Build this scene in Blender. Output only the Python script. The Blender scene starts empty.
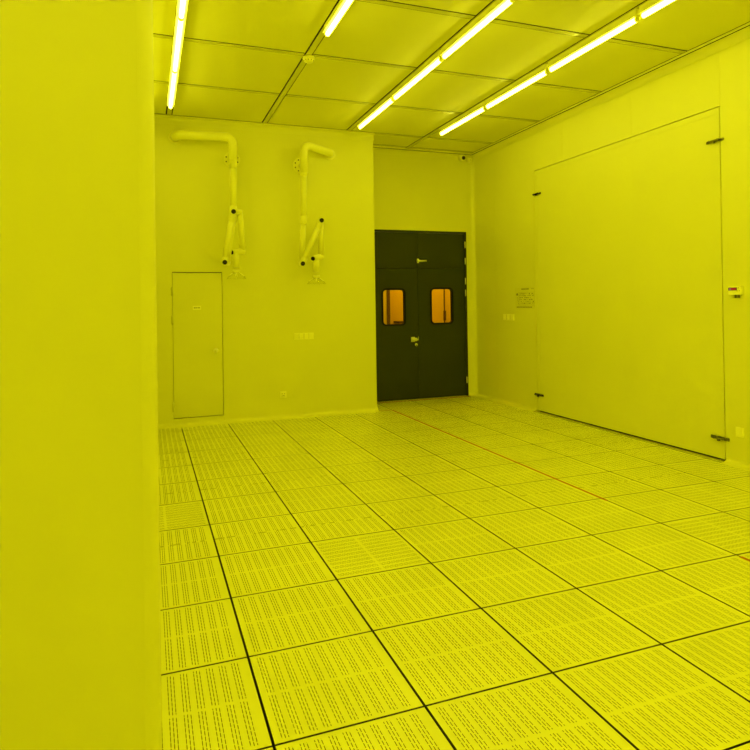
import bpy, bmesh, math, random
from mathutils import Vector, Matrix
random.seed(7)
S = bpy.context.scene
COL = S.collection
PI = math.pi

# ------------------------------------------------------------------ materials
def mat(name, col, rough=0.5, metal=0.0, spec=0.5, noise=0.0, nscale=6.0, bump=0.0, bscale=40.0):
    m = bpy.data.materials.new(name); m.use_nodes = True
    nt = m.node_tree; b = nt.nodes['Principled BSDF']
    b.inputs['Base Color'].default_value = (*col, 1)
    b.inputs['Roughness'].default_value = rough
    b.inputs['Metallic'].default_value = metal
    b.inputs['Specular IOR Level'].default_value = spec
    if noise or bump:
        tc = nt.nodes.new('ShaderNodeTexCoord')
        if noise:
            n = nt.nodes.new('ShaderNodeTexNoise'); n.inputs['Scale'].default_value = nscale
            n.inputs['Detail'].default_value = 4
            r = nt.nodes.new('ShaderNodeValToRGB')
            r.color_ramp.elements[0].position = .3; r.color_ramp.elements[1].position = .7
            r.color_ramp.elements[0].color = (*[c*(1-noise) for c in col], 1)
            r.color_ramp.elements[1].color = (*[min(1, c*(1+noise)) for c in col], 1)
            nt.links.new(tc.outputs['Object'], n.inputs['Vector'])
            nt.links.new(n.outputs['Fac'], r.inputs['Fac'])
            nt.links.new(r.outputs['Color'], b.inputs['Base Color'])
        if bump:
            n2 = nt.nodes.new('ShaderNodeTexNoise'); n2.inputs['Scale'].default_value = bscale
            bp = nt.nodes.new('ShaderNodeBump'); bp.inputs['Strength'].default_value = bump
            bp.inputs['Distance'].default_value = .002
            nt.links.new(tc.outputs['Object'], n2.inputs['Vector'])
            nt.links.new(n2.outputs['Fac'], bp.inputs['Height'])
            nt.links.new(bp.outputs['Normal'], b.inputs['Normal'])
    return m

def emit(name, col, s):
    m = bpy.data.materials.new(name); m.use_nodes = True
    nt = m.node_tree; nt.nodes.remove(nt.nodes['Principled BSDF'])
    e = nt.nodes.new('ShaderNodeEmission'); e.inputs[0].default_value = (*col, 1); e.inputs[1].default_value = s
    nt.links.new(e.outputs[0], nt.nodes['Material Output'].inputs[0])
    return m

LAMP_COL, LAMP_S = (1.0, .962, .085), 15.8
WALL_LAMPLIT = (.80, .79, .12)  # white wall panels; yellow of the lamplight put into the base colour
M_wall = mat('lamplit_panel', WALL_LAMPLIT, .42, spec=.3, noise=.012, nscale=1.7, bump=.05, bscale=9)
M_ceil = mat('ceiling_panel', (.80, .79, .12), .5, spec=.25, noise=.012, nscale=1.3)  # white ceiling, the same lamplight yellow in its colour
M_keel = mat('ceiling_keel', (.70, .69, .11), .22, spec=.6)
M_gap = mat('dark_gasket', (.025, .022, .004), .8, spec=.1)
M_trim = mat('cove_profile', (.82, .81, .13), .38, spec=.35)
M_seam = mat('panel_seam', (.42, .40, .07), .6, spec=.2)
M_under = mat('underfloor', (.01, .008, .004), .9, spec=.05)
M_white = mat('white_plastic', (.97, .955, .2), .35, spec=.5)  # white fittings and pipes also carry the lamps' yellow in their colour
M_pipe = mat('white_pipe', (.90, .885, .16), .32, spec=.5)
M_black = mat('black_knob', (.008, .006, .004), .4, spec=.4)
M_door = mat('dark_door', (.030, .0345, .003), .42, spec=.35, noise=.06, nscale=3)
M_rubber = mat('black_rubber', (.006, .005, .004), .6, spec=.25)
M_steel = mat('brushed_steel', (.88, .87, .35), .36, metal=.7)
M_dsteel = mat('dull_steel', (.22, .21, .05), .5, metal=.9)
M_tape = mat('orange_tape', (.50, .16, .008), .6, spec=.2, noise=.15, nscale=12)
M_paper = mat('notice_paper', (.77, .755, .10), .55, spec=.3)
M_ink = mat('printed_ink', (.24, .225, .03), .7, spec=.1)
M_red = emit('red_digits', (1.0, .045, .03), .75)
M_pink = emit('pale_digit', (1.0, .45, .40), .8)
M_tube = emit('lamp_tube', LAMP_COL, LAMP_S)
M_cwall = mat('corridor_wall', (.8, .78, .7), .6, spec=.2)
M_cdark = mat('corridor_dark', (.10, .08, .06), .6)
M_cpale = mat('corridor_pale', (.75, .9, .8), .5)

def glass(name, col, gl=.05, rough=.02):
    m = bpy.data.materials.new(name); m.use_nodes = True
    nt = m.node_tree; nt.nodes.remove(nt.nodes['Principled BSDF'])
    t = nt.nodes.new('ShaderNodeBsdfTransparent'); t.inputs[0].default_value = (*col, 1)
    g = nt.nodes.new('ShaderNodeBsdfGlossy'); g.inputs['Roughness'].default_value = rough
    lw = nt.nodes.new('ShaderNodeLayerWeight'); lw.inputs[0].default_value = .5
    mr = nt.nodes.new('ShaderNodeMath'); mr.operation = 'MULTIPLY_ADD'
    mr.inputs[1].default_value = .5; mr.inputs[2].default_value = gl
    pw = nt.nodes.new('ShaderNodeMath'); pw.operation = 'POWER'; pw.inputs[1].default_value = 4
    nt.links.new(lw.outputs['Facing'], pw.inputs[0]); nt.links.new(pw.outputs[0], mr.inputs[0])
    mx = nt.nodes.new('ShaderNodeMixShader')
    nt.links.new(mr.outputs[0], mx.inputs[0]); nt.links.new(t.outputs[0], mx.inputs[1]); nt.links.new(g.outputs[0], mx.inputs[2])
    nt.links.new(mx.outputs[0], nt.nodes['Material Output'].inputs[0])
    return m
M_amber = glass('amber_glass', (1.0, .66, .01), .015)
M_clear = glass('clear_acrylic', (.998, .998, .96), .03, .1)

# perforated floor panel: slots in ten groups of three dashed lines, two halves
def floor_mat():
    m = bpy.data.materials.new('perforated_panel'); m.use_nodes = True
    nt = m.node_tree; N = nt.nodes; L = nt.links; b = N['Principled BSDF']
    def ma(op, a, bb=None, c=None):
        n = N.new('ShaderNodeMath'); n.operation = op
        for i, v in enumerate((a, bb, c)):
            if v is None: continue
            if isinstance(v, (int, float)): n.inputs[i].default_value = v
            else: L.new(v, n.inputs[i])
        return n.outputs[0]
    uv = N.new('ShaderNodeUVMap'); uv.uv_map = 'panel'
    sp = N.new('ShaderNodeSeparateXYZ'); L.new(uv.outputs[0], sp.inputs[0])
    U, V = sp.outputs[0], sp.outputs[1]            # metres inside the 0.6 panel
    def between(x, lo, hi):
        return ma('MULTIPLY', ma('GREATER_THAN', x, lo), ma('LESS_THAN', x, hi))
    g = ma('MODULO', ma('SUBTRACT', U, .030), .054)           # inside one group
    inU = between(U, .030, .570)
    d = ma('ABSOLUTE', ma('SUBTRACT', ma('MODULO', g, .0125), .00625))
    line = ma('MULTIPLY', ma('LESS_THAN', d, .0014), ma('LESS_THAN', g, .0375))
    inV = ma('MAXIMUM', between(V, .024, .290), between(V, .308, .574))
    gi = ma('FLOOR', ma('DIVIDE', g, .0125))
    vv = ma('MODULO', ma('ADD', ma('SUBTRACT', V, .0), ma('MULTIPLY', gi, .011)), .0313)
    dash = ma('LESS_THAN', vv, .0245)
    hole = ma('MULTIPLY', ma('MULTIPLY', line, inU), ma('MULTIPLY', inV, dash))
    at = N.new('ShaderNodeAttribute'); at.attribute_name = 'strut'
    wn = N.new('ShaderNodeTexNoise'); wn.noise_dimensions = '1D'; wn.inputs['Scale'].default_value = 14
    tc = N.new('ShaderNodeTexCoord'); so = N.new('ShaderNodeSeparateXYZ'); L.new(tc.outputs['Object'], so.inputs[0])
    L.new(so.outputs[0], wn.inputs['W'])
    mid = ma('MULTIPLY', ma('MULTIPLY', between(V, .292, .308), ma('GREATER_THAN', wn.outputs['Fac'], .5)), at.outputs['Fac'])
    hole = ma('MAXIMUM', hole, ma('MULTIPLY', mid, .5))
    n = N.new('ShaderNodeTexNoise'); n.inputs['Scale'].default_value = 2.3; n.inputs['Detail'].default_value = 5
    L.new(tc.outputs['Object'], n.inputs['Vector'])
    cr = N.new('ShaderNodeValToRGB'); cr.color_ramp.elements[0].color = (.82, .81, .10, 1); cr.color_ramp.elements[1].color = (.87, .86, .11, 1)  # white floor panels with the lamps' yellow put into the albedo
    cr.color_ramp.elements[0].position = .35; cr.color_ramp.elements[1].position = .65
    L.new(n.outputs['Fac'], cr.inputs[0])
    mx = N.new('ShaderNodeMix'); mx.data_type = 'RGBA'
    L.new(hole, mx.inputs[0]); L.new(cr.outputs[0], mx.inputs[6]); mx.inputs[7].default_value = (.05, .045, .008, 1)
    L.new(mx.outputs[2], b.inputs['Base Color'])
    L.new(ma('MULTIPLY_ADD', hole, .5, .28), b.inputs['Roughness'])
    L.new(ma('MULTIPLY_ADD', hole, -.3, .35), b.inputs['Specular IOR Level'])
    return m
M_floor = floor_mat()

# ------------------------------------------------------------------ mesh helpers
class MB:
    def __init__(s): s.bm = bmesh.new(); s.mats = []
    def mi(s, m):
        if m not in s.mats: s.mats.append(m)
        return s.mats.index(m)
    def box(s, x0, x1, y0, y1, z0, z1, m, bev=0.0):
        vs = [s.bm.verts.new((x, y, z)) for x in (x0, x1) for y in (y0, y1) for z in (z0, z1)]
        F = [(0,1,3,2), (4,6,7,5), (0,4,5,1), (2,3,7,6), (0,2,6,4), (1,5,7,3)]
        fs = [s.bm.faces.new([vs[i] for i in f]) for f in F]
        k = s.mi(m)
        for f in fs: f.material_index = k
        if bev:
            ed = list({e for f in fs for e in f.edges})
            r = bmesh.ops.bevel(s.bm, geom=ed, offset=bev, segments=2, affect='EDGES', profile=.6)
            for f in r['faces']: f.material_index = k
        return s
    def prism(s, pts, fn, a, b, m, smooth=False):
        """polygon pts (p,q) extruded from a to b; fn(p,q,t)->xyz"""
        k = s.mi(m); n = len(pts)
        A = [s.bm.verts.new(fn(p, q, a)) for p, q in pts]; B = [s.bm.verts.new(fn(p, q, b)) for p, q in pts]
        fs = []
        for i in range(n):
            f = s.bm.faces.new((A[i], A[(i+1) % n], B[(i+1) % n], B[i])); f.smooth = smooth; fs.append(f)
        fs.append(s.bm.faces.new(A[::-1])); fs.append(s.bm.faces.new(B))
        for f in fs: f.material_index = k
        return s
    def tube(s, path, r, m, seg=20, caps=True):
        path = [Vector(p) for p in path]; n = len(path)
        rs = r if isinstance(r, (list, tuple)) else [r]*n
        k = s.mi(m); rings = []; up = None
        for i in range(n):
            if i == 0: t = path[1]-path[0]
            elif i == n-1: t = path[-1]-path[-2]
            else: t = (path[i+1]-path[i]).normalized()+(path[i]-path[i-1]).normalized()
            if t.length < 1e-9: t = path[i]-path[i-1] if i else path[1]-path[0]
            t.normalize()
            if up is None:
                up = Vector((0,0,1)) if abs(t.z) < .9 else Vector((1,0,0))
            up = (up-t*up.dot(t)).normalized(); w = t.cross(up)
            rings.append([s.bm.verts.new(path[i]+(up*math.cos(2*PI*j/seg)+w*math.sin(2*PI*j/seg))*rs[i]) for j in range(seg)])
        for a, b in zip(rings, rings[1:]):
            for j in range(seg):
                f = s.bm.faces.new((a[j], b[j], b[(j+1) % seg], a[(j+1) % seg])); f.smooth = True; f.material_index = k
        if caps:
            for q in (rings[0][::-1], rings[-1]):
                f = s.bm.faces.new(q[::-1]); f.material_index = k
        return s
    def cyl(s, p, q, r, m, seg=20, bev=0.0):
        p, q = Vector(p), Vector(q); d = (q-p).normalized()
        if bev: return s.tube([p, p, p+d*bev, q-d*bev, q, q] if False else [p, p+d*bev, q-d*bev, q], [r-bev, r, r, r-bev], m, seg)
        return s.tube([p, q], r, m, seg)
    def sphere(s, c, r, m, seg=20):
        k = s.mi(m)
        d = bmesh.ops.create_uvsphere(s.bm, u_segments=seg, v_segments=seg//2, radius=r, matrix=Matrix.Translation(c))
        for f in {f for v in d['verts'] for f in v.link_faces}: f.smooth = True; f.material_index = k
        return s
    def lathe(s, c, prof, m, seg=28, closed=False):
        """profile (r,z) about vertical axis at c"""
        k = s.mi(m); c = Vector(c); rings = []
        for r, z in prof:
            rings.append([s.bm.verts.new(c+Vector((r*math.cos(2*PI*j/seg), r*math.sin(2*PI*j/seg), z))) for j in range(seg)])
        prs = list(zip(rings, rings[1:])) + ([(rings[-1], rings[0])] if closed else [])
        for a, b in prs:
            for j in range(seg):
                f = s.bm.faces.new((a[j], a[(j+1) % seg], b[(j+1) % seg], b[j])); f.smooth = True; f.material_index = k
        return s
    def build(s, name, parent=None, kind=None, label=None):
        bmesh.ops.remove_doubles(s.bm, verts=s.bm.verts, dist=1e-6)
        bmesh.ops.recalc_face_normals(s.bm, faces=s.bm.faces)
        me = bpy.data.meshes.new(name)
        o = bpy.data.objects.new(name, me)
        if parent is not None:
            bmesh.ops.translate(s.bm, verts=s.bm.verts, vec=-wloc(parent))
            o.parent = parent
        s.bm.to_mesh(me); s.bm.free()
        for m in s.mats: me.materials.append(m)
        COL.objects.link(o)
        if kind: o['kind'] = kind
        if label: o['label'] = label
        return o

def wloc(o):
    v = Vector(o.location)
    while o.parent: o = o.parent; v += o.location
    return v

def thing(name, label, cat, loc, group=None):
    o = bpy.data.objects.new(name, None); COL.objects.link(o)
    o.empty_display_size = .1
    o.location = loc; o['label'] = label; o['category'] = cat
    if group: o['group'] = group
    return o
def tag(o, label, cat, group=None):
    o['label'] = label; o['category'] = cat
    if group: o['group'] = group
    return o
def struct_root(name, label, cat, loc):
    o = thing(name, label, cat, loc); o['kind'] = 'structure'; return o
def dup(root, loc, label, group=None):
    r = root.copy(); COL.objects.link(r); r.location = loc; r['label'] = label
    if group: r['group'] = group
    for ch in list(root.children):
        c = ch.copy(); COL.objects.link(c); c.parent = r
        for g in list(ch.children):
            d = g.copy(); COL.objects.link(d); d.parent = c
    return r

def bend(pts, r, n=8):
    """polyline with its inner corners rounded to radius r"""
    P = [Vector(p) for p in pts]; out = [P[0]]
    for i in range(1, len(P)-1):
        a = (P[i-1]-P[i]).normalized(); b = (P[i+1]-P[i]).normalized()
        ang = a.angle(b); t = min(r/math.tan(ang/2), .49*(P[i-1]-P[i]).length, .49*(P[i+1]-P[i]).length)
        s, e = P[i]+a*t, P[i]+b*t
        for k in range(n+1):
            u = k/n; out.append(s*(1-u)**2+P[i]*2*u*(1-u)+e*u*u)
    out.append(P[-1]); return out

def rrect(x0, x1, z0, z1, r, n=6):
    pts = []
    for cx, cz, a0 in ((x1-r, z1-r, 0), (x0+r, z1-r, 90), (x0+r, z0+r, 180), (x1-r, z0+r, 270)):
        for k in range(n+1):
            a = math.radians(a0+90*k/n); pts.append((cx+r*math.cos(a), cz+r*math.sin(a)))
    return pts
def slab_hole(mb, outer, inner, y0, y1, m):
    """plate in the xz plane with a hole, from y0 to y1"""
    k = mb.mi(m); bm = mb.bm
    loops = []
    for pts in (outer, inner):
        vs = [bm.verts.new((x, y0, z)) for x, z in pts]
        loops.append([bm.edges.new((vs[i], vs[(i+1) % len(vs)])) for i in range(len(vs))])
    r = bmesh.ops.triangle_fill(bm, edges=loops[0]+loops[1], use_beauty=True, use_dissolve=False)
    fs = [g for g in r['geom'] if isinstance(g, bmesh.types.BMFace)]
    ex = bmesh.ops.extrude_face_region(bm, geom=fs, use_keep_orig=True)
    bmesh.ops.translate(bm, verts=[g for g in ex['geom'] if isinstance(g, bmesh.types.BMVert)], vec=(0, y1-y0, 0))
    for f in bm.faces: f.material_index = k
    return mb

# ------------------------------------------------------------------ dimensions (metres)
XR = 4.86          # right wall
YB = 3.93          # back wall of the bay
YD = 4.66          # recessed wall with the double door
XC = 2.78          # edge of the back wall, where the recess begins
XL = -.385         # passage side of the left wall block
YL = -2.60         # its face toward the near end
ZC = 4.109
XF, YF = -4.3, -8.0   # far left wall and the wall behind

# ------------------------------------------------------------------ floor
mb = MB(); k = mb.mi(M_floor); kb = mb.mi(M_rubber)
uvl = mb.bm.loops.layers.uv.new('panel'); stl = mb.bm.faces.layers.float.new('strut')
GX, GY = .0040, .0032
for i in range(-8, 9):
    for j in range(-14, 8):
        X0, Y0 = .6*i, .6*j
        x0, x1, y0, y1 = max(X0+GX, XF-.05), min(X0+.6-GX, XR+.03), max(Y0+GY, YF-.05), min(Y0+.6-GY, YD+.09)
        if x1-x0 < .01 or y1-y0 < .01: continue
        if x0 > 1e9: continue
        rot = (i, j) in ((-1, 0), (1, -2)) or (i >= 5 and (i*7+j*5) % 4 == 0 and j < 3)
        c = .0015
        top = [(x0+c, y0+c, 0), (x1-c, y0+c, 0), (x1-c, y1-c, 0), (x0+c, y1-c, 0)]
        mid = [(x0, y0, -c), (x1, y0, -c), (x1, y1, -c), (x0, y1, -c)]
        low = [(x0, y0, -.032), (x1, y0, -.032), (x1, y1, -.032), (x0, y1, -.032)]
        R3 = [[mb.bm.verts.new(p) for p in r] for r in (top, mid, low)]
        fs = [mb.bm.faces.new(R3[0])]
        for a, b in ((R3[1], R3[0]), (R3[2], R3[1])):
            for q in range(4): fs.append(mb.bm.faces.new((a[q], a[(q+1) % 4], b[(q+1) % 4], b[q])))
        for fi, f in enumerate(fs):
            f.material_index = k if fi < 1 else kb
            f[stl] = 1.0 if (j % 2 == 1 and j > -2 and fi == 0) and not rot else 0.0
            for l in f.loops:
                u, v = l.vert.co.x-X0, l.vert.co.y-Y0
                if fi: u, v = 0, 0
                l[uvl].uv = (v, u) if rot else (u, v)
mb.box(XF-.05, XR+.1, YF-.05, YD+.2, -.09, -.07, M_under)
mb.build('floor', kind='structure')

# ------------------------------------------------------------------ ceiling
SX = [-3.84, -2.608, -1.376, -.148, 1.108, 2.334, 3.562]
SY = [-7.38, -6.13, -4.88, -3.63, -2.38, -1.13, .123, 1.378, 2.631, 3.865, 4.485]
KW, G1, G2 = .056, .018, .011
mb = MB()
mb.box(XF-.1, XR+.1, YF-.1, YD+.2, ZC+.0015, ZC+.08, M_gap)
xe = [XF-.1]; 
def spans(starts, lo, hi):
    out = []; cur = lo
    for s in starts:
        out.append((cur, s)); cur = s+G1+KW+G2
    out.append((cur, hi)); return out
xs = spans(SX, XF-.1, 4.777); ys = spans(SY, YF-.1, YD+.1)
for a, b in xs:
    for c, d in ys: mb.box(a, b, c, d, ZC, ZC+.03, M_ceil, bev=0)
for s in SX: mb.box(s+G1, s+G1+KW, YF-.1, YD+.1, ZC-.004, ZC+.03, M_keel)
for s in SY:
    for a, b in xs: mb.box(a+.002 if a > XF else a, b, s+G1, s+G1+KW, ZC-.0025, ZC+.03, M_keel)
mb.build('ceiling', kind='structure')

# ------------------------------------------------------------------ walls
# right wall, in panels, with the opening of the big panel door
DY0, DY1, DZ1 = -.165, 2.905, 3.468
mb = MB()
yy = [YF-.1, -6.2, -5.0, -3.8, -2.6, -1.4, DY0]
for a, b in zip(yy, yy[1:]): mb.box(XR, XR+.05, a+.001, b-.001, -.05, ZC+.05, M_wall)
mb.box(XR, XR+.05, DY1, 3.985, -.05, ZC+.05, M_wall)
mb.box(XR, XR+.05, 3.987, YD+.2, -.05, ZC+.05, M_wall)
zz = [DY0, 1.0, 2.25, DY1]
for a, b in zip(zz, zz[1:]): mb.box(XR, XR+.05, a+.001, b-.001, DZ1, ZC+.05, M_wall)
mb.box(XR+.046, XR+.09, YF-.1, YD+.2, -.05, ZC+.05, M_gap)
mb.build('wall_right', kind='structure')

# back wall with the hatch opening
HX0, HX1, HZ0, HZ1 = -.104, .570, .086, 2.058
mb = MB()
mb.box(XL-.1, HX0, YB, YB+.06, -.05, ZC+.05, M_wall)
mb.box(HX1, XC-.06, YB, YB+.06, -.05, ZC+.05, M_wall)
mb.box(HX0, HX1, YB, YB+.06, HZ1, ZC+.05, M_wall)
mb.box(HX0, HX1, YB, YB+.06, -.05, HZ0, M_wall)
mb.box(HX0-.05, HX1+.05, YB+.061, YB+.09, HZ0-.05, HZ1+.05, M_gap)
r = .022; arc = [(XC-r+r*math.sin(a), YB+r-r*math.cos(a)) for a in [PI/2*k/6 for k in range(7)]]
mb.prism([(XC-.06, YB+.06), (XC-.06, YB)]+arc+[(XC, YD+.2), (XC-.06, YD+.2)], lambda p, q, t: (p, q, t), -.05, ZC+.05, M_wall)
mb.build('wall_back', kind='structure')

# recessed wall round the double door
OX0, OX1, OZ1 = 2.895, 4.705, 2.780
mb = MB()
mb.box(XC-.02, OX0, YD, YD+.10, -.05, OZ1, M_wall)
mb.box(OX1, XR+.02, YD, YD+.10, -.05, OZ1, M_wall)
mb.box(XC-.02, XR+.02, YD, YD+.10, OZ1, ZC+.05, M_wall)
mb.build('wall_recess', kind='structure')

# left wall block (face toward the near end, passage side)
mb = MB(); R = .052
mb.box(XF-.1, XL-R, YL, YB+.1, -.05, ZC+.05, M_wall)
mb.box(XL-R-.001, XL, YL+R, YB+.1, -.05, ZC+.05, M_wall)
mb.build('wall_left', kind='structure')
mb = MB()
arc = [(XL-R+(R+.002)*math.sin(a), YL+R-(R+.002)*math.cos(a)) for a in [PI/2*k/14 for k in range(15)]]
mb.prism([(XL-R-.004, YL+.03), (XL-R-.004, YL-.0015), (XL-R+.004, YL-.0015)]+arc[1:-1]+[(XL+.003, YL+R-.004), (XL+.003, YL+R+.004), (XL-.03, YL+R+.004)],
         lambda p, q, t: (p, q, t), -.04, ZC+.02, M_wall)
mb.build('trim_1', kind='structure')
mb = MB(); mb.box(XF-.06, XF, YF, YL, -.05, ZC+.05, M_wall); mb.build('wall_far_left', kind='structure')
mb = MB(); mb.box(XF-.06, XR+.02, YF-.06, YF, -.05, ZC+.05, M_wall); mb.build('wall_near', kind='structure')

# coves between wall and ceiling, wall and floor
def cove(name, fn, a, b, ceiling, lip=.070):
    R_ = .088
    n = 10; pts = [(0, 0)]
    if ceiling:
        pts = [(-.01, .02), (-.01, -.109), (.0035, -.109), (.0035, -.105)]
        for k in range(n+1):
            t = PI/2*k/n; pts.append((.0035+R_*(1-math.cos(t))*.55*lip/.07, -.105+ (R_-.008)*math.sin(t)))
        pts += [(.052*lip/.07, -.024), (lip, -.016), (lip, .02)]
    else:
        pts = [(-.01, -.02), (.098, -.02), (.098, .002), (.090, .003)]
        for k in range(n+1):
            t = PI/2*k/n; pts.append((.088-.085*math.sin(t), .003+.040*(1-math.cos(t))))
        pts += [(.003, .050), (-.01, .050)]
    m_ = MB().prism(pts, fn, a, b, M_trim)
    if ceiling: m_.prism([(lip-.019, -.0248), (lip-.009, -.0212), (lip-.009, -.013), (lip-.019, -.013)], fn, a, b, M_gap)
    return m_.build(name, kind='structure')
cove('trim_2', lambda p, q, t: (XR-p, t, ZC+q), YF, YD+.02, True)
cove('trim_3', lambda p, q, t: (t, YB-p, ZC+q), XL, XC, True, .046)
cove('trim_4', lambda p, q, t: (t, YD-p, ZC+q), XC, XR, True)
cove('baseboard_back', lambda p, q, t: (t, YB-p, q), XL, XC+.004, False)
cove('baseboard_right', lambda p, q, t: (XR-p, t, q), DY1+.012, YD, False)
cove('baseboard_right_near', lambda p, q, t: (XR-p, t, q), YF, DY0-.012, False)
cove('baseboard_recess', lambda p, q, t: (t, YD-p, q), OX1+.01, XR, False)
n = 10; Rv = .05
pts = [(XR+.01, YD+.01), (XR+.01, YD-Rv-.006), (XR-.002, YD-Rv-.006)]+[(XR-.002-Rv+Rv*math.cos(PI/2*k/n), YD-Rv+Rv*math.sin(PI/2*k/n)-.002) for k in range(n+1)]+[(XR-Rv-.008, YD+.01)]
MB().prism(pts, lambda p, q, t: (p, q, t), 0, ZC-.1, M_trim).build('trim_5', kind='structure')

# ------------------------------------------------------------------ corridor behind the double door
mb = MB()
mb.box(1.0, 8.2, 6.7, 6.76, -.05, 3.2, M_cwall); mb.box(.94, 1.0, YD+.1, 6.76, -.05, 3.2, M_cwall); mb.box(8.2, 8.26, YD+.1, 6.76, -.05, 3.2, M_cwall)
mb.build('wall_corridor', kind='structure')
MB().box(.9, 8.3, YD+.21, 6.8, -.09, 0, M_cwall).build('floor_corridor', kind='structure')
MB().box(.9, 8.3, YD+.101, 6.8, 3.0, 3.06, M_cwall).build('ceiling_corridor', kind='structure')
MB().box(3.80, 3.939, 6.45, 6.7, 0, 3.0, M_cpale).build('trim_6', kind='structure')
MB().box(3.94, 4.00, 6.42, 6.7, 0, 3.0, M_cdark).build('trim_7', kind='structure')
mb = MB().box(5.292, 5.308, 6.68, 6.7, 0, 3.0, M_cdark); mb.box(5.28, 5.32, 6.66, 6.7, 1.22, 1.42, M_cdark); mb.build('trim_8', kind='structure')
mb = MB()
mb.box(4.18, 4.62, 6.40, 6.7, 1.195, 1.235, M_cdark); mb.box(4.22, 4.58, 6.44, 6.7, 0, 1.195, M_cwall)
mb.build('trim_9', kind='structure')
ld = bpy.data.lights.new('corridor_light', 'AREA'); ld.shape = 'RECTANGLE'; ld.size = 3.5; ld.size_y = .5
ld.energy = 54; ld.color = (1, .95, .25)
lo = bpy.data.objects.new('corridor_light', ld); lo.location = (4.4, 5.75, 2.98); COL.objects.link(lo)

# ------------------------------------------------------------------ double door (dark)
XM = 3.803; DT0, DT1 = YD+.022, YD+.062
ZS = 2.150
d = struct_root('door_1', 'dark double door with two amber vision panes in the recess', 'door', (XM, YD+.04, 0))
mb = MB(); fw = .032
mb.box(OX0, OX0+fw, YD-.004, YD+.10, 0, OZ1, M_door); mb.box(OX1-fw, OX1, YD-.004, YD+.10, 0, OZ1, M_door)
mb.box(OX0+fw, OX1-fw, YD-.004, YD+.10, OZ1-fw, OZ1, M_door)
mb.build('door_frame', d)
mb = MB(); mb.box(OX0, OX1, YD-.012, YD+.1, OZ1, OZ1+.012, M_trim); mb.build('head_trim', d, label='pale trim along the head of the dark frame')
mb = MB(); mb.box(OX0+fw, OX1-fw, DT1+.001, DT1+.02, ZS-.03, ZS+.03, M_door); mb.box(OX0+fw, OX1-fw, DT1+.001, DT1+.02, 0, .02, M_door)
mb.box(XM-.03, XM+.03, DT1+.001, DT1+.02, .02, OZ1-fw, M_door); mb.build('door_stop', d)
gp = .004
for sx in (-1, 1):
    xa, xb = (OX0+fw+gp, XM-gp/2-.001) if sx < 0 else (XM+gp/2+.001, OX1-fw-gp)
    t = MB().box(xa, xb, DT0, DT1, ZS+gp, OZ1-fw-gp, M_door, bev=.003).build('transom_panel', d)
    if sx < 0:
        px0, px1, pz0, pz1 = 3.185, 3.553, 1.245, 1.803
    else:
        px0, px1, pz0, pz1 = 4.052, 4.425, 1.250, 1.812
    mb = MB()
    slab_hole(mb, [(xa, .006), (xb, .006), (xb, ZS-gp), (xa, ZS-gp)], rrect(px0, px1, pz0, pz1, .05), DT0, DT1, M_door)
    leaf = mb.build('door_leaf', d)
    mb = MB()
    slab_hole(mb, rrect(px0-.028, px1+.028, pz0-.028, pz1+.028, .075), rrect(px0, px1, pz0, pz1, .05), DT0-.010, DT1+.008, M_rubber)
    mb.build('pane_gasket', leaf, label='black rubber surround of the pane')
    mb = MB(); mb.prism(rrect(px0+.001, px1-.001, pz0+.001, pz1-.001, .049), lambda p, q, t: (p, t, q), DT0+.014, DT0+.020, M_amber)
    mb.build('vision_pane', leaf, label='amber glass pane')
    if sx < 0:
        mb = MB(); hx, hz = 3.752, .985
        mb.cyl((hx, DT0, hz), (hx, DT0-.014, hz), .030, M_steel, 24, .003)
        mb.cyl((hx, DT0-.01, hz), (hx, DT0-.055, hz), .012, M_steel)
        mb.tube(bend([(hx+.012, DT0-.055, hz), (hx-.03, DT0-.062, hz+.004), (hx-.085, DT0-.05, hz-.004)], .03), .014, M_steel)
        mb.box(hx-.085, hx-.02, DT0-.016, DT0, hz-.038, hz+.042, M_steel, bev=.004)
        mb.build('door_handle', leaf, label='steel lever handle')
        mb = MB(); mb.cyl((hx+.006, DT0, hz-.085), (hx+.006, DT0-.014, hz-.085), .024, M_steel, 20, .003)
        mb.box(hx-.003, hx+.015, DT0-.017, DT0-.010, hz-.125, hz-.085, M_dsteel, bev=.002)
        mb.build('lock_cylinder', leaf, label='steel keyhole rosette')
        MB().box(xb-.004, xb+.001, DT0-.004, DT0+.02, .97, 1.03, M_steel).build('strike_plate', leaf)
hx, hz = 3.812, 2.280
mb = MB(); mb.cyl((hx, DT0, hz), (hx, DT0-.014, hz), .026, M_steel, 24, .003)
mb.cyl((hx, DT0-.01, hz), (hx, DT0-.048, hz), .011, M_steel)
mb.box(hx-.018, hx+.012, DT0-.012, DT0, hz-.035, hz+.04, M_steel, bev=.004)
mb.tube([(hx-.035, DT0-.045, hz), (hx+.03, DT0-.046, hz), (hx+.135, DT0-.046, hz+.004)], [.020, .016, .013], M_steel)
mb.build('transom_latch', d, label='steel lever latch on the transom panels')
for z in (2.56, 2.285, 1.945, 1.745, .27):
    mb = MB(); mb.cyl((OX1-fw+.004, YD-.006, z-.055), (OX1-fw+.004, YD-.006, z+.055), .008, M_steel, 14)
    mb.box(OX1-fw, OX1-.018, YD-.008, YD-.003, z-.05, z+.05, M_steel)
    mb.build('hinge', d, label='bright steel hinge')

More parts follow.
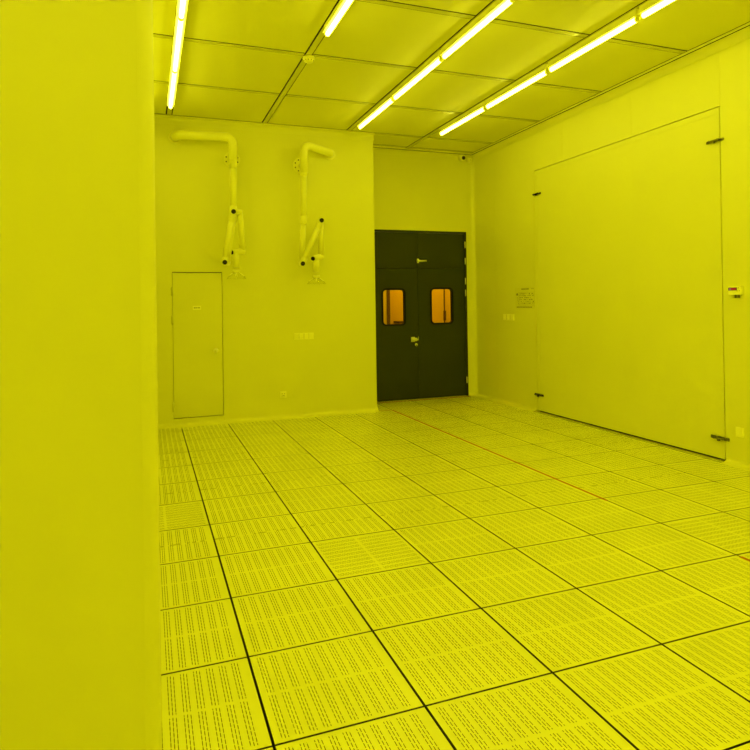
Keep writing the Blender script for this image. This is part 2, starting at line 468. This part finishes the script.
# ------------------------------------------------------------------ small hatch door in the back wall
d = struct_root('door_2', 'small flush pale hatch door in the back wall below the first pipe arm', 'door', (.232, YB, HZ0))
mb = MB(); f = .014; y0 = YB-.004
mb.box(HX0+.001, HX0+f, y0, YB+.05, HZ0, HZ1, M_wall); mb.box(HX1-f, HX1-.001, y0, YB+.05, HZ0, HZ1, M_wall)
mb.box(HX0+f, HX1-f, y0, YB+.05, HZ1-f, HZ1, M_wall); mb.box(HX0+f, HX1-f, y0, YB+.05, HZ0, HZ0+f, M_wall)
mb.build('door_frame', d)
leaf = MB().box(HX0+f+.004, HX1-f-.006, YB+.003, YB+.05, HZ0+f+.010, HZ1-f-.010, M_wall, bev=.002).build('door_leaf', d)
mb = MB(); kx, kz = .462, .985; ky = YB+.004
mb.cyl((kx, ky, kz), (kx, ky-.008, kz), .034, M_steel, 24, .002); mb.cyl((kx, ky-.006, kz), (kx, ky-.04, kz), .012, M_dsteel)
mb.sphere((kx, ky-.055, kz), .027, M_steel)
mb.build('door_knob', leaf, label='round steel knob')
mb = MB(); mb.box(.167, .272, ky-.004, ky, 1.538, 1.592, M_white, bev=.0015)
for k, (a, b) in enumerate(((.180, .205), (.212, .228), (.235, .260))): mb.box(a, b, ky-.0048, ky-.003, 1.557, 1.572, M_seam)
mb.build('name_plate', leaf, label='small pale name plate')
for z in (1.785, 1.405, .255):
    mb = MB(); mb.cyl((HX0+.012, YB-.008, z-.06), (HX0+.012, YB-.008, z+.06), .009, M_keel, 12)
    mb.box(HX0-.006, HX0+.012, YB-.006, YB-.001, z-.05, z+.05, M_keel); mb.build('hinge', d)

# ------------------------------------------------------------------ big flush panel door in the right wall
d = struct_root('door_3', 'large flush panel door filling most of the right wall', 'door', (XR, (DY0+DY1)/2, 0))
g = .009; xa = XR+.003
mb = MB()
yy = [DY0+g, 1.0, 2.25, DY1-g]
for a, b in zip(yy, yy[1:]): mb.box(xa, XR+.04, a+.0004, b-.0004, .022, DZ1-g, M_wall)
mb.build('door_panel', d)
mb = MB(); e = XR-.001
mb.box(e, xa+.01, DY0+g, DY0+g+.05, .022, DZ1-g, M_wall); mb.box(e, xa+.01, DY1-g-.05, DY1-g, .022, DZ1-g, M_wall)
mb.box(e, xa+.01, DY0+g+.05, DY1-g-.05, DZ1-g-.06, DZ1-g, M_wall); mb.box(e, xa+.01, DY0+g+.05, DY1-g-.05, .022, .06, M_wall)
mb.build('edge_profile', d)
for (ya, yb, z, mm) in ((2.745, 2.925, 3.122, M_black), (2.750, 2.950, .247, M_black), (-.205, -.015, 3.137, M_dsteel), (-.21, -.01, .222, M_dsteel)):
    h = .011 if z > 3 else .015
    mb = MB(); mb.box(XR-.016, XR-.0012, ya, yb, z-h, z+h, mm, bev=.003)
    l = mb.build('latch', d, label='dark metal latch plate')
    mb = MB(); mb.cyl((XR-.034, ya+.03, z), (XR-.034, yb-.03, z), .009, mm, 12)
    for q in (.25, .75): mb.cyl((XR-.012, ya+(yb-ya)*q, z), (XR-.036, ya+(yb-ya)*q, z), .012, M_dsteel, 12)
    mb.box(XR-.04, XR-.014, ya+(yb-ya)*.45, ya+(yb-ya)*.55, z-h-.012, z+.005, mm, bev=.002)
    mb.build('latch_bolt', l)
mb = MB(); mb.box(XR-.03, XR+.002, DY0-.002, DY0+.03, .004, .022, M_dsteel, bev=.003); mb.build('floor_stop', d, label='small steel stop at the foot of the panel')

# ------------------------------------------------------------------ tube lamps
LL = 1.242
def make_lamp():
    t = thing('tube_lamp', '', 'lamp', (0, 0, 0))
    top = ZC-.006
    zt = -.086
    mb = MB()
    prof = [(-.024, 0), (-.024, -.030), (-.042, -.066), (-.042, -.0745), (-.036, -.0745), (-.024, -.068), (.024, -.068), (.036, -.0745), (.042, -.0745), (.042, -.066), (.024, -.030), (.024, 0)]
    mb.prism(prof, lambda p, q, u: (p, u, q), -LL/2, LL/2, M_white); mb.build('housing', t)
    mb = MB(); mb.tube([(0, -LL/2+.022, zt), (0, LL/2-.022, zt)], .0215, M_tube, 16); mb.build('lamp_tube', t, label='glowing tube')
    for s in (-1, 1):
        a, b = (-LL/2+.004, -LL/2+.022) if s < 0 else (LL/2-.022, LL/2-.004)
        mb = MB().cyl((0, a, zt), (0, b, zt), .0235, M_white, 16, .003); mb.box(-.012, .012, a, b, zt, -.067, M_white); mb.build('end_cap', t)
    return t
proto = make_lamp(); used = [False]
def lamp(x, y, label, group):
    if not used[0]:
        used[0] = True; proto.location = (x, y, ZC-.006); proto['label'] = label; proto['group'] = group; return proto
    return dup(proto, (x, y, ZC-.006), label, group)
OUT = 'ceiling tube lamp carrying on a row above the near end of the room'
rows = [
 (-.156, 2.637, 1.245, 'lamps over the hatch side',
   ['glowing tube lamp above the hatch door, the last one before the back wall', 'glowing tube lamp second from the back wall in the row above the hatch door',
    'third glowing tube lamp from the back wall in the row above the hatch door'], 9),
 (1.098, .09, 1.27, 'lamps past the smoke detector', ['glowing tube lamp on the strip with the round smoke detector'], 7),
 (2.334, 2.782, 1.278, 'lamps in the middle row',
   ['glowing tube lamp ending near the back wall corner beside the door recess', 'glowing tube lamp second from the back wall in the middle row',
    'third glowing tube lamp from the back wall in the middle row'], 9),
 (3.562, 2.745, 1.28, 'lamps along the right wall',
   ['last tube lamp of the row along the right wall, in front of the double door', 'glowing tube lamp second from the door in the row along the right wall',
    'glowing tube lamp third from the door in the row along the right wall', 'glowing tube lamp fourth from the door in the row along the right wall'], 9)]
for x, y, pitch, grp, labs, n in rows:
    for k in range(n):
        yc = y-k*pitch
        if yc-LL/2 < YF+.05: break
        if k < len(labs): lamp(x+G1+KW/2, yc, labs[k], grp)
        else: lamp(x+G1+KW/2, yc, OUT, 'lamps outside the picture')
for x in (-1.376, -2.608):
    for k in range(4): lamp(x+G1+KW/2, -3.5-k*1.27, OUT, 'lamps outside the picture')

# ------------------------------------------------------------------ smoke detector
c = (1.168, 1.462, ZC-.006)
t = thing('smoke_detector', 'round pale smoke detector on the ceiling strip', 'smoke detector', c)
MB().lathe(c, [(0, 0), (.062, 0), (.064, -.014), (.060, -.018), (0, -.018)], M_white).build('mounting_base', t)
MB().lathe(c, [(0, -.017), (.052, -.017), (.054, -.030), (.046, -.046), (.030, -.054), (0, -.056)], M_white).build('detector_head', t)
mb = MB()
for k in range(10):
    a = 2*PI*k/10; p = Vector(c)+Vector((.0475*math.cos(a), .0475*math.sin(a), -.038))
    mb.cyl(p-Vector((0, 0, .005)), p+Vector((0, 0, .005)), .006, M_seam, 8)
mb.build('vent_slots', t)

# ------------------------------------------------------------------ security camera and junction box
t = thing('security_camera', 'tiny security camera with black eye up in the recess corner', 'camera', (4.60, YD, 4.0))
mb = MB(); mb.box(4.575, 4.632, YD-.12, YD-.004, 4.0, 4.07, M_white, bev=.01); mb.build('bracket', t)
mb = MB(); mb.cyl((4.60, 4.60, 4.004), (4.592, 4.50, 3.998), .040, M_white, 24, .006); mb.build('housing', t)
mb = MB(); mb.cyl((4.5925, 4.505, 3.9985), (4.591, 4.490, 3.9975), .031, M_black, 24, .002); mb.sphere((4.5912, 4.494, 3.9977), .016, M_rubber, 16)
mb.build('lens', t, label='black lens')
mb = MB(); mb.box(4.735, 4.80, YD-.075, YD+.001, 3.965, 4.03, M_white, bev=.008)
mb.cyl((4.767, YD-.076, 3.997), (4.767, YD-.08, 3.997), .014, M_trim, 14)
tag(mb.build('junction_box'), 'tiny pale junction box beside the security camera in the recess corner', 'junction box')

# ------------------------------------------------------------------ switches and sockets
def plate_x(name, label, cat, x0, x1, z0, z1, gangs, rocker=True):   # on the back wall
    t = thing(name, label, cat, ((x0+x1)/2, YB, z0))
    MB().box(x0, x1, YB-.012, YB-.0005, z0, z1, M_white, bev=.003).build('cover_plate', t)
    w = (x1-x0)/gangs
    if gangs > 1:
        for k in range(1, gangs): MB().box(x0+k*w-.002, x0+k*w+.002, YB-.0125, YB-.010, z0+.006, z1-.006, M_seam).build('gang_joint', t)
    for k in range(gangs):
        a, b = x0+k*w, x0+(k+1)*w
        if rocker: MB().box(a+.006, b-.006, YB-.016, YB-.011, z0+.010, z1-.010, M_white, bev=.0015).build('rocker', t)
        else:
            mb = MB()
            for (u, v) in ((.32, .62), (.68, .62), (.5, .35), (.3, .3), (.7, .3)):
                cx, cz = a+u*w, z0+v*(z1-z0); mb.box(cx-.005, cx+.005, YB-.0135, YB-.011, cz-.007, cz+.007, M_seam)
            mb.build('pin_holes', t)
    return t
plate_x('wall_switch', 'long pale four gang switch plate on the back wall below the second pipe arm', 'light switch', 1.537, 1.822, 1.095, 1.185, 4)
plate_x('wall_socket', 'small square pale socket low on the back wall', 'socket', 1.327, 1.418, .285, .377, 1, False)
def plate_y(name, label, cat, y0, y1, z0, z1, gangs, rocker=True):   # on the right wall
    t = thing(name, label, cat, (XR, (y0+y1)/2, z0))
    MB().box(XR-.012, XR-.0005, y0, y1, z0, z1, M_white, bev=.003).build('cover_plate', t)
    w = (y1-y0)/gangs
    if gangs > 1:
        for k in range(1, gangs): MB().box(XR-.0125, XR-.010, y0+k*w-.003, y0+k*w+.003, z0+.006, z1-.006, M_seam).build('gang_joint', t)
    for k in range(gangs):
        a, b = y0+k*w, y0+(k+1)*w
        MB().box(XR-.016, XR-.011, a+.012, b-.012, z0+.012, z1-.012, M_white, bev=.0015).build('rocker' if rocker else 'blank_insert', t)
    return t
plate_y('wall_switch', 'pale three gang switch plate on the right wall below the notice', 'light switch', 3.468, 3.768, 1.296, 1.394, 3)
plate_y('wall_socket', 'square pale socket plate low on the right wall past the panel door', 'socket', -.372, -.285, .272, .366, 1, False)

# ------------------------------------------------------------------ notice on the right wall
y0, y1, z0, z1 = 2.932, 3.432, 1.478, 1.790      # reads from high y (left) to low y (right)
t = thing('wall_notice', 'printed notice sheet with a chart fixed to the right wall by the door recess', 'notice', (XR, (y0+y1)/2, z0))
MB().box(XR-.004, XR-.0005, y0, y1, z0, z1, M_paper, bev=.001).build('sheet', t)
W, H = y1-y0, z1-z0
mb = MB(); rr = random.Random(3)
def ink(u0, u1, v0, v1): mb.box(XR-.0048, XR-.0035, y1-u1*W, y1-u0*W, z1-v1*H, z1-v0*H, M_ink)
for k in range(7): ink(.34+k*.055, .34+k*.055+.04, .035, .095)             # heading
for k in range(4): ink(.84+k*.035, .84+k*.035+.022, .05, .075)
ink(.07, .15, .28, .36); ink(.085, .135, .25, .28)
for (u, v, w, h) in ((.2,.22,.02,.6), (.98,.12,.006,.8), (.2,.22,.78,.006), (.2,.82,.78,.006)): ink(u, u+w*.3 if w < .05 else u+w, v, v+h)
for rw in range(6):
    u = .24
    while u < .94:
        w = rr.uniform(.012, .05)
        if rr.random() < .72: ink(u, u+w, .27+rw*.09, .27+rw*.09+rr.choice((.02, .03, .045)))
        u += w+rr.uniform(.012, .03)
for k in range(5): ink(.1+.012*k, .14+.012*k, .45+k*.07, .465+k*.07)
for k in range(12): ink(.08+k*.066, .08+k*.066+.05, .90, .945)             # line along the foot
mb.build('printing', t, label='small dark printing')

# ------------------------------------------------------------------ control unit with a red display
y0, y1, z0, z1 = -.390, -.258, 1.622, 1.704
t = thing('wall_controller', 'small pale wall controller with a red digital display on the right wall', 'controller', (XR, -.3, z0))
MB().box(XR-.045, XR-.0005, y0, y1, z0, z1, M_white, bev=.005).build('body', t)
mb = MB(); xf = XR-.045
mb.box(xf-.002, xf+.002, y1-.094, y1-.004, z1-.040, z1-.014, M_black); dsp = mb.build('display', t, label='black display window')
mb = MB()
def seg7(yc, zc, segs, m_):
    w, h, s = .0075, .0085, .0022
    P = {'a': (-w, w, h-s, h), 'd': (-w, w, -h, -h+s), 'g': (-w, w, -s/2, s/2), 'b': (w-s, w, 0, h), 'c': (w-s, w, -h, 0), 'f': (-w, -w+s, 0, h), 'e': (-w, -w+s, -h, 0)}
    for q in segs:
        a, b, c_, d_ = P[q]; mb.box(xf-.003, xf-.0018, yc-b, yc-a, zc+c_, zc+d_, m_)
zc = z1-.027
seg7(y1-.022, zc, 'abcdefg', M_pink)
for k, sg in enumerate(('abcdefg',)*3): seg7(y1-.042-k*.019, zc, sg, M_red)
mb.build('digits', dsp, label='lit red digits')
for (yy_, zz_) in ((y0+.034, z1-.045), (y0+.012, z1-.045), (y0+.022, z1-.018)):
    MB().cyl((xf+.001, yy_, zz_), (xf-.004, yy_, zz_), .0055, M_keel, 12).build('button', t)
for yy_, mm in ((y1-.035, M_trim), (y1-.062, M_dsteel), (y1-.092, M_dsteel)):
    MB().cyl((XR-.022, yy_, z0+.002), (XR-.022, yy_, z0-.03), .010, mm, 14, .002).build('cable_gland', t)

# ------------------------------------------------------------------ extraction arms
def knob(parent, p, d, r=.030):
    p, d = Vector(p), Vector(d).normalized()
    return MB().cyl(p, p+d*.022, r, M_black, 20, .004).build('friction_knob', parent, label='black friction knob')
def rect_elbow(parent, a, b, r, name='joint_elbow'):
    mb = MB(); a, b = Vector(a), Vector(b); d = (b-a).normalized()
    mb.tube([a-d*r*.75, a-d*r*.5, a, b, b+d*r*.5, b+d*r*.75], [r*.55, r*.9, r, r, r*.9, r*.55], M_pipe, 20)
    return mb.build(name, parent)
def flange(parent, c, r):
    c = Vector(c); mb = MB()
    mb.cyl(c, c-Vector((0, .022, 0)), r*1.06, M_pipe, 30, .003)
    o = mb.build('wall_flange', parent)
    for k in range(8):
        a = 2*PI*(k+.5)/8; p = c+Vector((math.cos(a)*r*.78, -.021, math.sin(a)*r*.78))
        MB().cyl(p, p-Vector((0, .006, 0)), .010, M_dsteel, 10).build('bolt', o)
    return o
def hood(parent, top, r=.125):
    x, y, z = top
    mb = MB(); mb.cyl((x, y, z+.045), (x, y, z), .046, M_pipe, 20, .004); mb.build('hood_collar', parent)
    prof = [(.042, .002), (.055, -.008), (.085, -.026), (.110, -.045), (r, -.072), (r+.006, -.076), (r+.004, -.078), (r-.004, -.074), (.107, -.048), (.083, -.029), (.053, -.011), (.039, -.001)]
    MB().lathe(top, prof, M_clear, 36, closed=True).build('suction_hood', parent, label='clear acrylic hood')
    for k in range(6):
        a = 2*PI*k/6+.3; ca, sa = math.cos(a), math.sin(a)
        MB().tube([(x+.055*ca, y+.055*sa, z-.001), (x+.115*ca, y+.115*sa, z-.042)], .0045, M_white, 8).build('hood_glint_rib', parent)  # white ribs stand in for glints of light on the clear hood

# first arm: pipe along the wall, hanging arm folded
t = thing('extraction_arm', 'white wall extraction arm above the hatch door, its pipe running along the wall', 'extraction arm', (.70, 3.68, 3.83), 'extraction arms on the back wall')
A = (.70, 3.68, 3.835)
path = bend([(-.025, YB-.001, 3.835), (-.025, 3.79, 3.835), A, (.698, 3.68, 3.52)], .11)
MB().tube(path, .058, M_pipe, 24).build('duct_elbow', t)
MB().cyl((-.025, YB-.0005, 3.835), (-.025, YB-.012, 3.835), .082, M_pipe, 28, .002).build('wall_collar', t)
MB().cyl((.698, 3.68, 3.70), (.698, 3.68, 3.42), .052, M_pipe, 24, .004).build('duct_sleeve', t)
flange(t, (.712, YB-.0005, 3.585), .105)
MB().cyl((.712, YB-.02, 3.585), (.698, 3.70, 3.57), .030, M_pipe, 16).build('bracket', t)
MB().cyl((.698, 3.68, 3.45), (.693, 3.68, 2.84), .045, M_pipe, 24).build('riser_pipe', t)
MB().cyl((.6935, 3.68, 2.92), (.690, 3.68, 2.74), .050, M_pipe, 24, .004).build('swivel_sleeve', t)
MB().cyl((.691, 3.68, 2.76), (.600, 3.67, 2.165), .040, M_pipe, 20).build('first_arm_tube', t)
rect_elbow(t, (.610, 3.68, 2.163), (.562, 3.585, 2.160), .040)
MB().cyl((.556, 3.58, 2.158), (.674, 3.58, 2.822), .040, M_pipe, 20).build('second_arm_tube', t)
v = (Vector((.674, 3.58, 2.822))-Vector((.556, 3.58, 2.158))).normalized()
for s0, s1, base in ((0, .07, (.556, 3.58, 2.158)), (-.135, 0, (.674, 3.58, 2.822))):
    MB().cyl(Vector(base)+v*s0, Vector(base)+v*s1, .043, M_pipe, 20, .004).build('tube_sleeve', t)
rect_elbow(t, (.674, 3.575, 2.822), (.775, 3.70, 2.842), .042)
MB().cyl((.775, 3.70, 2.842), (.814, 3.70, 2.330), .042, M_pipe, 20).build('third_arm_tube', t)
rect_elbow(t, (.812, 3.70, 2.316), (.715, 3.70, 2.302), .046)
knob(t, (.679, 3.545, 2.822), (-.30, -.95, -.05)); knob(t, (.559, 3.545, 2.158), (-.25, -.95, 0)); knob(t, (.680, 3.70, 2.300), (-.75, -.65, 0), .026)
MB().cyl((.722, 3.70, 2.31), (.724, 3.70, 2.10), .042, M_pipe, 20).build('drop_tube', t)
hood(t, (.724, 3.70, 2.028))
t.location += Vector((-.007, 0, -.007))

# second arm: pipe leaving the wall at a slant, arm held out in a zigzag
t = thing('extraction_arm', 'white wall extraction arm nearer the double door, its pipe slanting into the wall', 'extraction arm', (1.680, 3.720, 3.805), 'extraction arms on the back wall')
path = bend([(2.115, YB-.001, 3.765), (2.10, 3.855, 3.768), (1.675, 3.715, 3.825), (1.676, 3.7202, 3.43)], .10)
MB().tube(path, .056, M_pipe, 24).build('duct_elbow', t)
MB().cyl((2.115, YB-.0005, 3.765), (2.115, YB-.012, 3.765), .080, M_pipe, 28, .002).build('wall_collar', t)
MB().cyl((1.675, 3.720, 3.659), (1.670, 3.720, 3.379), .051, M_pipe, 24, .004).build('duct_sleeve', t)
flange(t, (1.672, YB-.0005, 3.570), .105)
MB().cyl((1.672, YB-.02, 3.57), (1.672, 3.74, 3.56), .030, M_pipe, 16).build('bracket', t)
MB().cyl((1.671, 3.720, 3.410), (1.655, 3.720, 2.703), .045, M_pipe, 24).build('riser_pipe', t)
MB().cyl((1.657, 3.720, 2.827), (1.654, 3.720, 2.703), .050, M_pipe, 24, .004).build('swivel_sleeve', t)
MB().cyl((1.654, 3.720, 2.723), (1.620, 3.720, 2.172), .040, M_pipe, 20).build('first_arm_tube', t)
rect_elbow(t, (1.619, 3.720, 2.165), (1.607, 3.621, 2.159), .040)
MB().cyl((1.605, 3.616, 2.157), (1.879, 3.616, 2.755), .040, M_pipe, 20).build('second_arm_tube', t)
v = (Vector((1.879, 3.616, 2.755))-Vector((1.605, 3.616, 2.157))).normalized()
for s0, s1, base in ((0, .09, (1.605, 3.616, 2.157)), (-.12, 0, (1.879, 3.616, 2.755))):
    MB().cyl(Vector(base)+v*s0, Vector(base)+v*s1, .043, M_pipe, 20, .004).build('tube_sleeve', t)
rect_elbow(t, (1.879, 3.611, 2.755), (1.901, 3.720, 2.767), .041)
MB().cyl((1.902, 3.720, 2.767), (1.905, 3.720, 2.276), .042, M_pipe, 20).build('third_arm_tube', t)
rect_elbow(t, (1.904, 3.720, 2.264), (1.800, 3.679, 2.237), .045)
knob(t, (1.606, 3.583, 2.157), (-.2, -.97, 0)); knob(t, (1.878, 3.577, 2.755), (-.2, -.97, 0)); knob(t, (1.774, 3.663, 2.233), (-.55, -.83, 0), .028)
MB().cyl((1.823, 3.689, 2.240), (1.821, 3.689, 2.048), .042, M_pipe, 20).build('drop_tube', t)
hood(t, (1.821, 3.689, 1.963))
t.location += Vector((-.010, 0, -.012))

# ------------------------------------------------------------------ tape on the floor
def tape(name_label, x0, x1, y0, y1):
    mb = MB(); nx, ny = x1-x0, y1-y0
    mb.box(x0, x1, y0, y1, .0003, .0012, M_tape)
    return tag(mb.build('floor_tape'), name_label, 'tape')
tape('long orange tape strip along a floor seam from the door recess into the room', 2.986, 3.010, -.66, 3.89)
tape('short orange tape strip on the floor nearest the viewer, beyond a gap', 2.984, 3.012, -4.2, -1.83)
tape('orange tape strip along the threshold of the dark double door', 2.96, 4.70, 4.56, 4.60)
tape('short orange tape piece beside the back wall corner', 2.80, 2.975, 3.885, 3.905)

# ------------------------------------------------------------------ world, camera, view
w = bpy.data.worlds.new('world'); S.world = w; w.use_nodes = True
w.node_tree.nodes['Background'].inputs[0].default_value = (0, 0, 0, 1)
F, CX, CY = 616.432, 372.144, 300.105
RXc, RYc, RZc = 0.0, 0.0, 0.0
RXc, RYc, RZc = (0.005279, 0.014457, -0.350982)
POS = (-0.41227, -4.62622, 1.59049)
Rm = Matrix.Rotation(RZc, 3, 'Z') @ Matrix.Rotation(RXc, 3, 'X') @ Matrix.Rotation(RYc, 3, 'Y')
right, fwd, up = Rm.col[0], Rm.col[1], Rm.col[2]
cam = bpy.data.cameras.new('camera'); co = bpy.data.objects.new('camera', cam); COL.objects.link(co)
M4 = Matrix((( right.x, up.x, -fwd.x), (right.y, up.y, -fwd.y), (right.z, up.z, -fwd.z))).to_4x4()
M4.translation = Vector(POS); co.matrix_world = M4
cam.sensor_fit = 'HORIZONTAL'; cam.sensor_width = 36; cam.lens = F/750*36
cam.shift_x = (375-CX)/750; cam.shift_y = (CY-375)/750
cam.clip_start = .02
S.camera = co
S.view_settings.view_transform = 'Standard'; S.view_settings.look = 'None'
S.view_settings.exposure = 0.0; S.view_settings.gamma = 1; S.view_settings.use_curve_mapping = False
S.cycles.max_bounces = 14; S.cycles.diffuse_bounces = 8; S.cycles.transparent_max_bounces = 12
S.cycles.use_denoising = True
